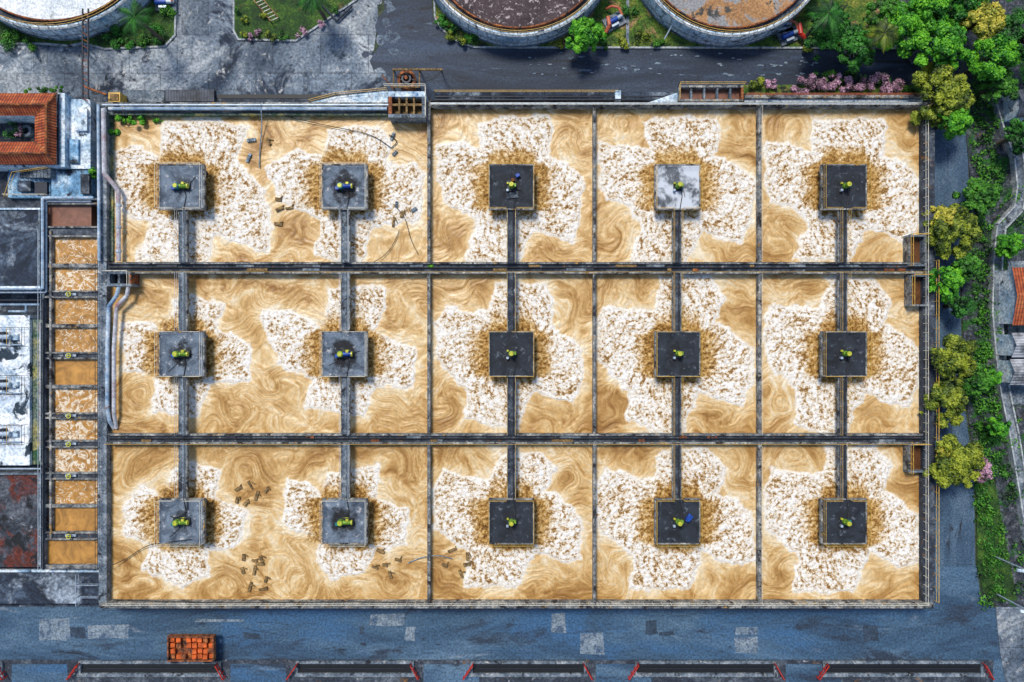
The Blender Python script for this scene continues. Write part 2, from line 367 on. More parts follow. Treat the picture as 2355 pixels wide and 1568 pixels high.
polys+=[
 [(375,285),(470,272),(572,295),(535,370),(600,430),(625,520),(622,585),(560,560),(490,535),(478,604),(310,604),(330,560),(350,510),(300,490),(264,470),(258,350),(300,330),(370,365)],
 [(755,300),(870,288),(893,330),(890,375),(950,380),(975,400),(965,510),(855,520),(830,604),(722,590),(745,500),(650,470),(612,380),(680,345),(752,360)],
 [(400,690),(440,678),(515,700),(495,755),(575,795),(570,875),(480,880),(455,960),(350,945),(362,862),(290,850),(272,740),(330,735),(372,765),(395,740)],
 [(760,660),(885,662),(888,705),(850,765),(955,800),(946,890),(862,885),(835,960),(700,935),(722,870),(640,835),(600,715),(690,722),(750,765)],
 [(400,1080),(440,1062),(508,1080),(496,1145),(565,1180),(550,1250),(475,1268),(480,1320),(420,1348),(328,1310),(350,1252),(284,1228),(290,1150),(330,1115),(380,1145)],
 [(752,1090),(870,1068),(866,1140),(938,1180),(930,1250),(862,1262),(838,1312),(760,1332),(728,1290),(742,1240),(655,1205),(655,1100),(700,1108),(748,1140)]]
nx,ny=760,460
px=np.linspace(236,2130,nx); py=np.linspace(238,1392,ny)
PX,PY=np.meshgrid(px,py)
wobx=fbm(PX/40,PY/40,5,3)*8; woby=fbm(PX/40,PY/40,45,3)*8
foam=np.full(PX.shape,-1e3)
for p in polys: foam=np.maximum(foam,sdpoly(PX+wobx,PY+woby,p))
foam*=S
churn=np.zeros(PX.shape); RX=np.zeros(PX.shape);RY=np.zeros(PX.shape); best=np.full(PX.shape,1e9); RC=np.zeros(PX.shape)
for i,cx in enumerate(cols):
    for j,cy in enumerate(rows):
        ax=PX-cx; ay=PY-cy
        dx=np.maximum(np.abs(ax)-44,0); dy=np.maximum(np.abs(ay)-44,0)
        corner=np.clip(np.minimum(dx,dy)/16,0,1)
        d=np.hypot(dx,dy)+fbm(PX/26,PY/26,91,3)*9+corner*32
        wx=np.clip(np.abs(ax)-np.abs(ay),-20,20)/40+.5
        side=wx*64+(1-wx)*np.where(ay>0,32.,60.)
        churn=np.maximum(churn,np.clip(1-d/side,0,1))
        r=np.hypot(ax,ay); th=np.arctan2(ay,ax)+.006*r
        m=r<best; best=np.where(m,r,best); RX=np.where(m,np.cos(th),RX); RY=np.where(m,np.sin(th),RY); RC=np.where(m,i*3.1+j*1.7,RC)
FX=PX.copy();FY=PY.copy()
FX+=fbm(PX/170,PY/170,3,3)*80; FY+=fbm(PX/170,PY/170,33,3)*80
vort=[]
for ci in(2,3,4):
    for ri in range(3):
        for (x,y,s_) in[(-125,-140,1.9),(142,-112,-1.9),(-142,112,2.1),(100,142,-1.9)]:
            vort.append((cols[ci]+x+random.uniform(-10,10),rows[ri]+y+random.uniform(-10,10),s_*random.uniform(.6,1.2),random.uniform(38,60)))
for (x,y) in [(650,290),(300,560),(690,560),(900,570),(330,665),(560,700),(640,640),(930,700),(300,930),(560,940),(680,960),(900,950),
              (300,1060),(560,1080),(640,1060),(930,1080),(590,1200),(280,1290),(560,1290),(660,1290),(930,1320),(520,1345),(700,1350),(900,1200),(340,1360),(640,880)]:
    vort.append((x,y,random.choice([-1,1])*random.uniform(1.4,3.2),random.uniform(38,70)))
for (x,y,s_,r) in vort:
    d2=((PX-x)**2+(PY-y)**2)/(r*r); a=s_*np.exp(-d2)
    ca,sa=np.cos(a),np.sin(a); dx,dy=FX-x,FY-y
    FX,FY=x+dx*ca-dy*sa, y+dx*sa+dy*ca
k=S*(H-WZ)/H
inf=np.clip(foam/.8,0,1)
Z=WZ+inf*(.05+.10*fbm(PX/6,PY/6,7,2))+churn*.14*fbm(PX/6,PY/6,77,2)+(1-inf)*.06*fbm(FX/24,FY/8,8,3)
verts=np.stack([(PX-CX)*k,(CY-PY)*k,Z],-1).reshape(-1,3)
idx=np.arange(nx*ny).reshape(ny,nx)
faces=np.stack([idx[1:,:-1],idx[1:,1:],idx[:-1,1:],idx[:-1,:-1]],-1).reshape(-1,4)
me=bpy.data.meshes.new('wastewater'); me.from_pydata(verts.tolist(),[],faces.tolist())
def fa(name,arr):
    a=me.attributes.new(name,'FLOAT','POINT'); a.data.foreach_set('value',arr.reshape(-1).astype(np.float32))
fa('foam',foam); fa('churn',churn)
a=me.attributes.new('flow','FLOAT_VECTOR','POINT')
a.data.foreach_set('vector',np.stack([FX*S,FY*S,np.zeros_like(FX)],-1).reshape(-1).astype(np.float32))
a=me.attributes.new('radial','FLOAT_VECTOR','POINT')
a.data.foreach_set('vector',np.stack([RX*7,RY*7,best*S*.75+RC],-1).reshape(-1).astype(np.float32))
me.polygons.foreach_set('use_smooth',[True]*len(me.polygons))
def water_mat():
    g=NT('aerated_wastewater')
    fl=g.attr('flow').outputs['Vector']; fo=g.attr('foam').outputs['Fac']; ch=g.attr('churn').outputs['Fac']; rd=g.attr('radial').outputs['Vector']
    an=g.mapping(fl,(.35,1.4,1)); an2=g.mapping(fl,(.20,.45,1),loc=(7,3,0))
    A=g.noise(fl,.20,3,.5,.4); Bn=g.noise(an,1.1,5,.68,.6); C=g.noise(an2,.6,2,.5,.8)
    ph=g.math('ADD',g.math('MULTIPLY',C,50.),g.math('MULTIPLY',fo,3.4))
    lines=g.math('MULTIPLY_ADD',g.math('SINE',ph),.5,.5)
    lines=g.math('POWER',lines,1.6)
    lm=g.sstep(A,.36,.58)
    t=g.math('ADD',g.math('MULTIPLY',A,.62),g.math('MULTIPLY',Bn,.50))
    t=g.math('ADD',t,g.math('MULTIPLY',g.math('MULTIPLY',lines,lm),.095))
    halo=g.sstep(fo,-1.9,-.02,0.,.14)
    t=g.math('ADD',t,g.math('SUBTRACT',halo,.085))
    tan=g.ramp(t,[(.30,(.26,.120,.028)),(.42,(.43,.235,.070)),(.52,(.61,.385,.150)),(.62,(.73,.53,.27)),(.78,(.82,.71,.51))])
    n1=g.noise(g.pos,3.1,3,.72,.2); n2=g.noise(rd,1.5,3,.65,.3)
    f=g.math('ADD',g.math('MULTIPLY',n1,.64),g.math('MULTIPLY',n2,.48))
    f=g.math('SUBTRACT',f,g.math('MULTIPLY',ch,.13))
    f=g.math('ADD',f,g.math('MULTIPLY',g.math('SUBTRACT',A,.5),.12))
    fc=g.ramp(f,[(.435,(.24,.115,.026)),(.48,(.44,.26,.095)),(.525,(.67,.53,.34)),(.57,(.80,.745,.65)),(.70,(.87,.85,.81))])
    chs=g.sstep(ch,.06,.60)
    bc=g.ramp(f,[(.30,(.075,.028,.004)),(.39,(.22,.100,.016)),(.47,(.42,.225,.050)),(.56,(.62,.41,.16)),(.66,(.78,.66,.45))])
    fc=g.mix(chs,fc,bc)
    fe=g.math('ADD',fo,g.math('MULTIPLY',g.math('SUBTRACT',n2,.5),.7))
    mask=g.sstep(fe,-.08,.10)
    col=g.mix(mask,tan,fc)
    edge=g.math('MULTIPLY',g.sstep(fe,-.28,-.02),g.sstep(fe,.02,.35,1.,0.))
    edge=g.math('MULTIPLY',edge,g.math('SUBTRACT',.75,chs),clamp=True)
    col=g.mix(edge,col,(.88,.84,.75))
    cm=g.sstep(ch,.15,.6); col=g.mix(g.math('MULTIPLY',cm,g.math('SUBTRACT',1.,mask)),col,bc)
    gm=g.sstep(n1,.36,.6,.84,1.05); col=g.mix(1.,col,g.gray(gm),'MULTIPLY')
    g.bump(g.math('ADD',g.math('MULTIPLY',n1,g.math('MULTIPLY_ADD',mask,.8,.1)),g.math('MULTIPLY',Bn,.6)),.6,.22)
    rg=g.math('MULTIPLY_ADD',mask,.4,.34)
    g.b.inputs['Specular IOR Level'].default_value=.35
    return g.out(col,rg)
me.materials.append(water_mat())
ob=bpy.data.objects.new('wastewater',me); coll.objects.link(ob)

def swater(name,foamy,c=(.44,.22,.05)):
    g=NT(name); a=g.noise(g.pos,.5,4,.6,2.2)
    d=tuple(x*.6 for x in c)
    col=g.ramp(a,[(.3,d),(.5,c),(.7,tuple(min(1,x*1.4) for x in c))])
    if foamy:
        n=g.noise(g.pos,.75,5,.6,1.6); r=g.math('ABSOLUTE',g.math('SUBTRACT',n,.5))
        w=g.sstep(r,.005,.05*foamy,1.,0.)
        w=g.math('MULTIPLY',w,g.sstep(g.noise(g.pos,2,3),.3,.55))
        col=g.mix(w,col,(.82,.74,.58))
    g.bump(a,.25,.1)
    return g.out(col,.35)
M['w0']=swater('settled_water',0); M['w1']=swater('swirl_water',.5); M['w2']=swater('foamy_water',1.6); M['wr']=swater('reddish_water',0,(.20,.085,.05))
M['wbrown']=swater('dark_brown_water',0,(.11,.045,.015))

# ------------------------------------------------------------ basin walls
TZ=3.0
b=B()
b.pbox(222,235,2150,245,0,TZ,'wall_top')
b.pbox(228,1386,2146,1399,0,TZ+.004,'wall_top')
b.pbox(227,246,245,1386,0,TZ-.1,'concrete')
b.pbox(2124,245,2150,1386,0,TZ-.1,'conc_dark')
b.build('basin_outer_wall')
b=B()
for y0,y1 in((603,629),(998,1021)):
    b.pbox(246,y0,2123,y0+4,.5,TZ+.05,'wall_top'); b.pbox(246,y1-4,2123,y1,.5,TZ+.05,'wall_top')
    b.pbox(246,y0+4,2123,y1-4,.5,TZ-.25,'conc_dark')
b.build('basin_crosswalk')
b=B()
for x in(986,1367.5,1748):
    for (y0,y1) in((246,602),(630,997),(1022,1385)):
        b.pbox(x-3.5,y0,x+3.5,y1,.5,TZ-.12,'wall_top')
b.build('basin_divider_wall')
b=B()
b.pbox(246,246,894,260,.5,TZ-.35,'conc_dark'); b.pbox(246,260,894,264,.5,TZ-.2,'moss')
b.pbox(246,264,260,600,.5,WZ+.25,'moss')
b.build('basin_ledge')
b=B()
b.path([W3(250,250,3.3),W3(600,250,3.3),W3(890,250,3.3)],.17,'pipe_blue'); b.path([W3(235,241,3.4),W3(980,241,3.4)],.10,'steel_w')
b.path([W3(990,238,3.3),W3(2120,238,3.3)],.10,'steel_w')
b.build('header_pipe')
b=B()
b.rail([W3(990,243,TZ),W3(2122,243,TZ)],'rail_w',.9,1.0,.028)
b.rail([W3(246,1385,TZ),W3(2126,1385,TZ),],'rail_w',.9,1.0,.032)
b.rail([W3(2124,1385,TZ),W3(2124,248,TZ)],'rail_w',.9,1.0,.030)
b.rail([W3(2148,1380,TZ),W3(2148,600,TZ)],'rail_y',.9,1.5,.035)
b.rail([W3(246,1396,TZ),W3(2144,1396,TZ)],'steel_d',.9,2,.025)
b.build('perimeter_railing')
b=B()
for y in(605,627,1000,1019):
    b.rail([W3(300 if y<900 else 250,y,TZ+.05),W3(2120,y,TZ+.05)],'steel_d' if y in(605,1000) else 'rail_y',.9,2.2,.024,False)
b.build('crosswalk_railing')
b=B()
for x in(986,1367.5,1748):
    for (y0,y1) in((248,600),(632,996),(1024,1384)):
        b.rail([W3(x,y0,TZ-.12),W3(x,y1,TZ-.12)],'rail_w' if x>1700 else 'steel_d',.8,1.6,.02,False)
b.build('divider_railing')
b=B()
for y in(616,1009): b.path([W3(250,y,TZ-.1),W3(2120,y,TZ-.1)],.07,'black')
for i in range(40):
    y=random.choice((611,620,1005,1013)); x=random.uniform(300,2080); b.pbox(x,y-3,x+random.uniform(8,50),y+3,TZ-.25,TZ-.12+random.uniform(0,.06),random.choice(['rust','concrete','steel_d','wood']))
b.build('service_duct')
for (a,y0,c,y1) in((2090,540,2130,612),(2093,632,2135,704),(2090,1020,2132,1087)):
    e=empty('overflow_box'); b=B()
    b.pbox(a,y0,c,y0+4,1,3.2,'concrete'); b.pbox(a,y1-4,c,y1,1,3.2,'concrete'); b.pbox(a,y0+4,a+4,y1-4,1,3.2,'wall_top'); b.pbox(c-4,y0+4,c,y1-4,1,3.2,'concrete')
    b.pbox(a+4,y0+4,c-4,y1-4,1,2.3,'wbrown'); b.rail([W3(a,y1,3.2),W3(a,y0,3.2),W3(c,y0,3.2)],'rail_y',.9,1,.03); b.build('box',e)

# ------------------------------------------------------------ aerator platforms
def deckmat(name,c0,c1,stain,sr,seed,white=0):
    g=NT(name); oc=g.n.new('ShaderNodeTexCoord').outputs['Object']
    sh=g.mapping(oc,(1,1,1),loc=(seed,seed*.7,0))
    n=g.noise(sh,.6,5,.72,.8); c=g.ramp(n,[(.34,c0),(.62,c1)])
    c=g.mix(g.sstep(g.noise(sh,1.4,4,.75),.56,.70),c,tuple(min(.5,x*2.6+.06) for x in c1))
    L=g.n.new('ShaderNodeVectorMath'); L.operation='LENGTH'; g.lk(g.mapping(oc,(1,.8,0)),L.inputs[0])
    d=g.math('ADD',L.outputs['Value'],g.math('MULTIPLY',g.math('SUBTRACT',g.noise(sh,.7,5,.7),.5),4.2))
    c=g.mix(g.math('MULTIPLY',g.sstep(d,sr*.5,sr*1.1,1.,0.),stain),c,(.005,.005,.007))
    if white: c=g.mix(g.sstep(g.noise(sh,.42,5,.6,.3),.40,.52),c,(.56,.60,.65))
    g.bump(n,.3,.03); return g.out(c,.8)
def platform(ci,ri):
    cx,cy=cols[ci],rows[ri]; DZ=3.7; hw=51
    e=empty('aerator_platform')
    x,y=W(cx,cy,DZ); s=hw*S*(H-DZ)/H
    if ci<2: mt=deckmat('deck_grey',(.035,.052,.078),(.18,.23,.29),.97 if ci==1 or ri==1 else .6,1.6 if ci==1 else 1.1,ci*7+ri*3.)
    elif (ci,ri)==(3,0): mt=deckmat('deck_white',(.05,.055,.065),(.14,.155,.175),.9,.5,3.,1)
    else: mt=deckmat('deck_dark',(.003,.005,.009),(.022,.030,.042),.6,1.2,ci*5+ri*9.)
    b=B(); b.box(x-s,y-s,x+s,y+s,DZ-.35,DZ,mt)
    b.build('deck',e,origin=(x,y,DZ))
    b=B(); t=.07
    for q in(-1,1):
        b.box(x-s-.03,y+q*s-t,x+s+.03,y+q*s+t,DZ-.42,DZ+.05,'wall_top')
        b.box(x+q*s-t,y-s+t,x+q*s+t,y+s-t,DZ-.42,DZ+.048,'wall_top')
    for q in(-1,1):
        for w in(-1,1): b.tube((x+q*(s-.5),y+w*(s-.5),.2),(x+q*(s-.5),y+w*(s-.5),DZ-.36),.22,'conc_dark',8)
    b.build('kerb_and_columns',e)
    b=B(); z=DZ+.05; gp=.55
    segs=[]
    up=ri>0; dn=ri<2
    segs.append([(x-s,y-s,z),(x-s,y+s,z)]);segs.append([(x+s,y-s,z),(x+s,y+s,z)])
    for flag,yy in((up,y+s),(dn,y-s)):
        if flag: segs+= [[(x-s,yy,z),(x-gp,yy,z)],[(x+gp,yy,z),(x+s,yy,z)]]
        else: segs.append([(x-s,yy,z),(x+s,yy,z)])
    for sg in segs: b.rail(sg,'rail_y' if ci>1 else 'rail_w',1.0,1.3,.022)
    b.build('railing',e)
    b=B(); b.tube((x,y,1.2),(x,y,DZ-.3),.14,'steel_d',10)
    for i in range(6):
        a=i*math.pi/3; b.obox(x+math.cos(a)*.8,y+math.sin(a)*.8,1.4,.06,a,1.3,1.9,'steel_d')
    b.build('impeller',e)
    b=B()
    if ci<2:
        cb='motor_b' if (ci==1 and ri<2) else 'motor_g'
        b.obox(x+.05,y,1.9,.85,0,DZ+.004,DZ+.16,'steel_d')
        b.tube((x-.35,y,DZ+.16),(x-.35,y,DZ+.85),.33,'motor_t' if ri==0 else 'motor_g',14)
        b.tube((x-.35,y,DZ+.85),(x-.35,y,DZ+.93),.24,'motor_y',14)
        b.tube((x-.15,y,DZ+.5),(x+.8,y,DZ+.5),.22,cb,14)
        for i in range(6): b.tube((x+.15+i*.1,y,DZ+.5),(x+.19+i*.1,y,DZ+.5),.27,cb,14)
        b.tube((x+.8,y,DZ+.5),(x+.94,y,DZ+.5),.28,'motor_y',14)
        b.box(x+.25,y+.15,x+.55,y+.42,DZ+.45,DZ+.75,'motor_y')
        b.obox(x-.75,y-.2,.4,.35,0.1,DZ+.16,DZ+.55,'motor_b' if ri!=2 else 'motor_t')
        b.tube((x-.7,y+.35,DZ+.1),(x+.5,y+.42,DZ+.1),.06,'motor_y')
    else:
        b.obox(x,y,.95,.95,0,DZ+.004,DZ+.14,'steel_d')
        b.tube((x,y+.05,DZ+.14),(x,y+.05,DZ+.65),.30,'motor_g',14)
        b.tube((x,y+.05,DZ+.65),(x,y+.05,DZ+1.2),.21,'motor_g',14)
        for i in range(8):
            a=i*math.pi/4; b.obox(x+math.cos(a)*.24,y+.05+math.sin(a)*.24,.1,.04,a,DZ+.7,DZ+1.15,'motor_g')
        b.tube((x,y+.05,DZ+1.2),(x,y+.05,DZ+1.3),.25,'motor_y',14)
        b.box(x+.22,y-.1,x+.52,y+.28,DZ+.3,DZ+.65,'motor_t' if ci==4 else 'motor_g')
        b.box(x-.55,y-.55,x-.3,y-.3,DZ+.14,DZ+.5,'steel_w'); b.box(x-.5,y+.25,x-.28,y+.45,DZ+.14,DZ+.45,'motor_y')
        if (ci,ri)==(3,2):
            b.obox(x+1.2,y+.45,.75,.45,.8,DZ+.01,DZ+.55,'motor_b'); b.tube((x+.9,y+.1,DZ+.4),(x+1.3,y+.9,DZ+.4),.16,'motor_b',10)
        if (ci,ri)==(2,0):
            b.obox(x+.7,y+1.2,.45,.35,.5,DZ+.01,DZ+.5,'motor_b'); b.obox(x+.15,y+.7,.35,.3,.2,DZ+.01,DZ+.5,'rust'); b.obox(x+.1,y-.9,1.3,.7,.1,DZ+.01,DZ+.12,'conc_dark')
    b.build('gear_motor',e,bevel=.02)
    b=B()
    d=-1 if dn else 1
    off=.25
    pts=[(x+.3,y-.2*1,DZ+.3),(x+.5,y+d*1.0,DZ+.04),(x+off,y+d*s,DZ+.08),(x+off,y+d*(s+1.5),DZ+.05)]
    b.path(pts,.045,'black',6)
    for i in range(random.randint(1,3)):
        ax,ay=x+random.uniform(-2,2),y+random.uniform(-2,2)
        b.path([(x,y-.3,DZ+.05),(ax*.5+x*.5+.3,ay*.5+y*.5,DZ+.05),(ax,ay,DZ+.05)],.03,'black',5)
    b.build('power_cable',e)
    b=B()
    wm='concrete' if ci<2 else 'conc_dark'
    ww=.45
    def walk(ya,yb):
        lo,hi=min(ya,yb),max(ya,yb)
        b.box(x-ww,lo,x+ww,hi,TZ+.22,TZ+.42,wm)
        for q in(-1,1):
            b.box(x+q*ww-.04,lo,x+q*ww+.04,hi,TZ+.05,TZ+.47,'wall_top')
            b.rail([(x+q*ww,lo,TZ+.47),(x+q*ww,hi,TZ+.47)],'rail_y' if ci>1 else 'steel_w',.9,1.6,.018)
        b.tube((x+.2,lo,TZ+.47),(x+.2,hi,TZ+.47),.05,'black')
    e2y=lambda p:W(0,p,TZ+.4)[1]
    if up: walk(y+s+.1,e2y([0,627,1019][ri]))
    if dn: walk(y-s-.1,e2y([604,999,0][ri]))
    b.build('walkway',e)
for ci in range(5):
    for ri in range(3): platform(ci,ri)

# ------------------------------------------------------------ clarifier tanks
def tank(cx,cy,rp,surface,hz=2.9):
    e=empty('clarifier_tank'); x,y=W(cx,cy,0); r=rp*S
    b=B(); b.ring(x,y,r-.3,r,0,hz,'conc_white',128); b.ring(x,y,r-.12,r+.12,hz,hz+.06,'kerb',128); b.ring(x,y,r+.003,r+.10,1.1,1.25,'kerb',128)
    b.ring(x,y,r+.003,r+.14,0,.35,'concrete',128)
    for i in range(60):
        a=2*math.pi*i/60; b.obox(x+(r+.02)*math.cos(a),y+(r+.02)*math.sin(a),.1,.07,a,.35,hz-.1,'kerb')
    b.build('wall',e)
    b=B(); b.ring(x,y,r-1.0,r-.31,hz-.9,hz-.7,'conc_dark',96); b.ring(x,y,r-1.15,r-1.0,hz-1,hz-.25,'rust',96); b.build('launder',e)
    b=B(); b.disc(x,y,r-1.0,hz-.45,surface); b.build('tank_contents',e)
    b=B(); n=72
    pts=[(x+(r-.2)*math.cos(2*math.pi*i/n),y+(r-.2)*math.sin(2*math.pi*i/n),hz) for i in range(n+1)]
    b.rail(pts,'rail_y',.9,1.,.03); b.build('railing',e)
    b=B(); b.box(x-r,y-.6,x+r,y+.6,hz+.3,hz+.5,'steel_w'); b.rail([(x-r,y-.6,hz+.5),(x+r,y-.6,hz+.5)],'rail_y'); b.rail([(x-r,y+.6,hz+.5),(x+r,y+.6,hz+.5)],'rail_y')
    b.tube((x,y,.2),(x,y,hz+1),1.,'steel_d',20); b.build('bridge',e)
M['tA']=surf('clarifier_white_foam',[(.3,(.50,.56,.60)),(.6,(.78,.81,.81))],scale=.5,fine=.25,bump=.3,stains=[((.4,.42,.4),.3,.6,.7,3.)])
M['tB']=surf('clarifier_dark_sludge',[(.3,(.020,.012,.014)),(.6,(.070,.048,.050))],scale=.3,fine=.35,stains=[((.45,.38,.37),2.2,.56,.64,3.)])
M['tC']=surf('clarifier_brown_sludge',[(.3,(.26,.12,.04)),(.6,(.42,.23,.10))],scale=.3,fine=.3,stains=[((.26,.26,.26),.26,.50,.56,4.),((.05,.05,.045),.33,.57,.62,17.)])
tank(150,-171,263,M['tA']); tank(1190,-113,221,M['tB']); tank(1665,-113,221,M['tC'])

# ------------------------------------------------------------ vegetation
def leafmesh(name,centers,radii,n,size,mat,parent=None,flat=.5):
    centers=np.array(centers,float); radii=np.array(radii,float)
    pr=radii**2/np.sum(radii**2); ci=rng.choice(len(centers),n,p=pr)
    d=rng.normal(size=(n,3)); d/=np.linalg.norm(d,axis=1)[:,None]
    rr=rng.random(n)**.4
    p=centers[ci]+d*(radii[ci]*rr)[:,None]*np.array([1,1,.7])
    nrm=d*.6+rng.normal(size=(n,3))*.45+np.array([0,0,flat]); nrm/=np.linalg.norm(nrm,axis=1)[:,None]
    t=np.cross(nrm,rng.normal(size=(n,3))); t/=np.linalg.norm(t,axis=1)[:,None]; u=np.cross(nrm,t)
    s=size*rng.uniform(.6,1.3,n)[:,None]
    V=np.stack([p-t*s*.5,p-u*s*.3,p+t*s*.5,p+u*s*.3],1)
    V[:,2]+=nrm*s*.1
    V=V.reshape(-1,3); V[:,2]=np.maximum(V[:,2],.12)
    me=bpy.data.meshes.new(name); me.from_pydata(V.tolist(),[],np.arange(4*n).reshape(n,4).tolist())
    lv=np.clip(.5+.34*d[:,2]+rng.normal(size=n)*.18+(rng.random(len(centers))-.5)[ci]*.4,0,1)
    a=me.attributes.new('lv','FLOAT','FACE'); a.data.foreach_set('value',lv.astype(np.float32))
    me.materials.append(mat); ob=bpy.data.objects.new(name,me); coll.objects.link(ob); ob.parent=parent; return ob
def tree(cxp,cyp,rp,h,mat,n=5000,name='broadleaf_tree',size=.36,dens=1.3,elong=1.):
    x,y=W(cxp,cyp,h); R_=rp*S*(H-h)/H
    e=empty(name); nc=int(34*dens)+4; C=[];Rd=[]
    lob=[random.uniform(.68,1.15) for _ in range(7)]
    for i in range(nc):
        a=random.uniform(0,6.28); q=math.sqrt(random.random())*.93*lob[int(a/6.29*7)]
        rr=R_*q; zz=h-.25*R_-(q**2)*R_*.7+random.uniform(-.8,.4)
        C.append((x+rr*math.cos(a),y+rr*math.sin(a)*elong,zz)); Rd.append(R_*random.uniform(.09,.26))
    C.append((x,y,h-.4*R_)); Rd.append(R_*.35)
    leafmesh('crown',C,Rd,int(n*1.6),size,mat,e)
    b=B(); b.tube((x,y,0),(x+.1,y,h*.45),.28,'bark',10,.19,)
    b.tube((x+.1,y,h*.45),(x,y,h*.85),.19,'bark',8,.07)
    for i in range(0,nc,3):
        c=C[i]; b.tube((x+.1,y,h*random.uniform(.35,.6)),c,.10,'bark',6,.03)
    b.build('trunk',e)
def shrub(cxp,cyp,rp,mat,n=500,name='shrub',h=1.2,size=.22,ry=None):
    x,y=W(cxp,cyp,h); R_=rp*S; ryy=(ry or rp)*S; C=[];Rd=[]
    for i in range(max(5,int(R_*5))):
        C.append((x+random.uniform(-1,1)*R_*.8,y+random.uniform(-1,1)*ryy*.8,random.uniform(.4,.8)*h)); Rd.append(min(R_,ryy)*random.uniform(.4,.6))
    leafmesh(name,C,Rd,n,size,mat,None)
def palm(cxp,cyp,rp,h,mat):
    x,y=W(cxp,cyp,h); R_=rp*S*(H-h)/H; e=empty('palm_tree'); b=B(); b.tube((x,y,0),(x,y,h),.22,'bark',10,.15); b.build('trunk',e)
    V=[];Fc=[];L=[]
    for i in range(15):
        a=i*6.283/15+random.uniform(-.2,.2); ln=R_*random.uniform(.65,1.15); dz=random.uniform(.2,.9); br=random.uniform(-.25,.3)
        for k in range(20):
            t=(k+1)/20; r=ln*t; z=h+.5*math.sin(t*2)*dz-t*t*ln*.35; a2=a+.25*t*math.sin(i*2.3)
            c=Vector((x+r*math.cos(a2),y+r*math.sin(a2),z)); w=(.5*math.sin(math.pi*min(1,t*.85+.12)))
            for sd in(-1,1):
                tip=c+Vector((-math.sin(a)*sd*w+math.cos(a)*.35,math.cos(a)*sd*w+math.sin(a)*.35,-.25)); q=Vector((math.cos(a),math.sin(a),0))*.05
                o=len(V); V+=[tuple(c-q),tuple(c+q),tuple(tip)]; Fc.append((o,o+1,o+2)); L.append(min(1,max(0,random.uniform(.2,.6)+br)))
    me=bpy.data.meshes.new('fronds'); me.from_pydata(V,[],Fc); me.materials.append(mat)
    a_=me.attributes.new('lv','FLOAT','FACE'); a_.data.foreach_set('value',L)
    ob=bpy.data.objects.new('fronds',me); coll.objects.link(ob); ob.parent=e
T=[(1345,66,48,4.5,'bright',6000),(2105,42,66,6,'bright',6500),(2195,82,78,7,'bright',8000),(2285,25,64,7,'yellow',6500),(2180,0,60,7,'bright',5000),(2050,15,40,5,'hedge',3500),
 (2320,110,66,7,'bright',6500),(1925,45,66,5.5,'dark',6500),(1985,92,48,5,'dark',4000),(2200,200,76,6.5,'olive',9000),(2215,262,50,5.5,'bright',4500),(2170,255,34,4.5,'olive',2500),
 (2320,180,50,5,'hedge',4000),(2272,452,55,5,'hedge',6000),(2222,525,64,6,'olive',6000),(2185,500,34,5,'yellow',1800),(2195,645,46,5,'bright',2600),(2240,610,36,4.5,'hedge',2200),(2225,700,30,4,'dark',1500),
 (2218,825,66,6,'olive',5500),(2255,880,42,5,'hedge',2500),(2200,925,58,5.5,'olive',3800),(2225,1070,74,6,'olive',7500),(2200,1050,38,5,'yellow',1600),(2270,1085,30,4,'pink',900),(2293,870,22,3,'bright',1500),
 (2340,560,34,4,'bright',2600),(2310,985,28,3.5,'bright',1700),(2370,300,40,5,'dark',2500),(2400,60,70,8,'dark',5000),(2250,-60,80,8,'dark',5000)]
for (a,b_,r,h,m,n) in T: tree(a,b_,r,h,F[m],n)
palm(310,38,45,6,F['dark']); palm(1905,30,50,6.5,F['dark']); palm(2035,75,40,6,F['olive']); palm(720,-5,42,5,F['dark'])
for i in range(10): shrub(1845+i*25,188+random.uniform(-6,6),18,F['pink'],900,'flowering_shrub',1.6,.2,20)
shrub(1960,175,110,F['hedge'],1200,'shrub',1.0,.24,14)
shrub(1745,187,17,F['olive'],800); shrub(1775,192,14,F['pink'],500,'flowering_shrub'); shrub(2110,205,22,F['hedge'],700)
shrub(95,203,58,F['hedge'],1800,'hedge',1.2,.22,7); shrub(285,268,38,F['bright'],1900,'creeper',3.6,.25,12); shrub(340,262,36,F['bright'],1500,'creeper',3.6,.22,10); shrub(310,265,60,F['bright'],1200,'creeper',3.5,.22,8)
shrub(252,292,13,F['bright'],900,'creeper',3.4,.25,24); shrub(195,389,13,F['bright'],500,'shrub',2.5); shrub(985,608,10,F['bright'],400,'weed',3.6,.2)
shrub(450,243,130,F['hedge'],700,'creeper',3.5,.18,3); shrub(700,262,190,F['hedge'],500,'creeper',3.0,.18,2)
for (x,y) in((560,75),(590,72),(650,78),(690,72),(545,20),(600,30),(735,50),(560,40),(770,20),(580,84),(620,82)): shrub(x,y,random.uniform(7,14),F[random.choice(['pink','olive','hedge'])],280,'shrub',.8,.18)
for (x,y) in((1010,40),(1030,75),(1060,92),(1090,80),(1045,60),(1440,95),(1290,100),(1450,20),(1520,95),(1870,20),(1020,55),(1075,85),(1395,100),(1480,80),(1860,105)): shrub(x,y,random.uniform(10,16),F[random.choice(['dark','olive','hedge'])],400,'shrub',1.)
for (x,y) in((20,75),(60,100),(10,100),(250,90),(330,92),(370,80),(385,20),(290,98),(355,60),(270,75)): shrub(x,y,random.uniform(12,20),F[random.choice(['dark','hedge'])],450,'shrub',.9)
C=[];Rd=[]
for i in range(340):
    yp=random.uniform(120,1390); xp=2250+random.uniform(-14,50)+(8 if yp>1000 else 0)
    if yp>1090 and xp>2275 and random.random()<.6: continue
    x,y=W(xp,yp); C.append((x,y,.3)); Rd.append(random.uniform(.3,.9))
for i in range(90):
    x,y=W(random.uniform(2310,2420),random.uniform(-50,1380)); C.append((x,y,.4)); Rd.append(random.uniform(.4,1.))
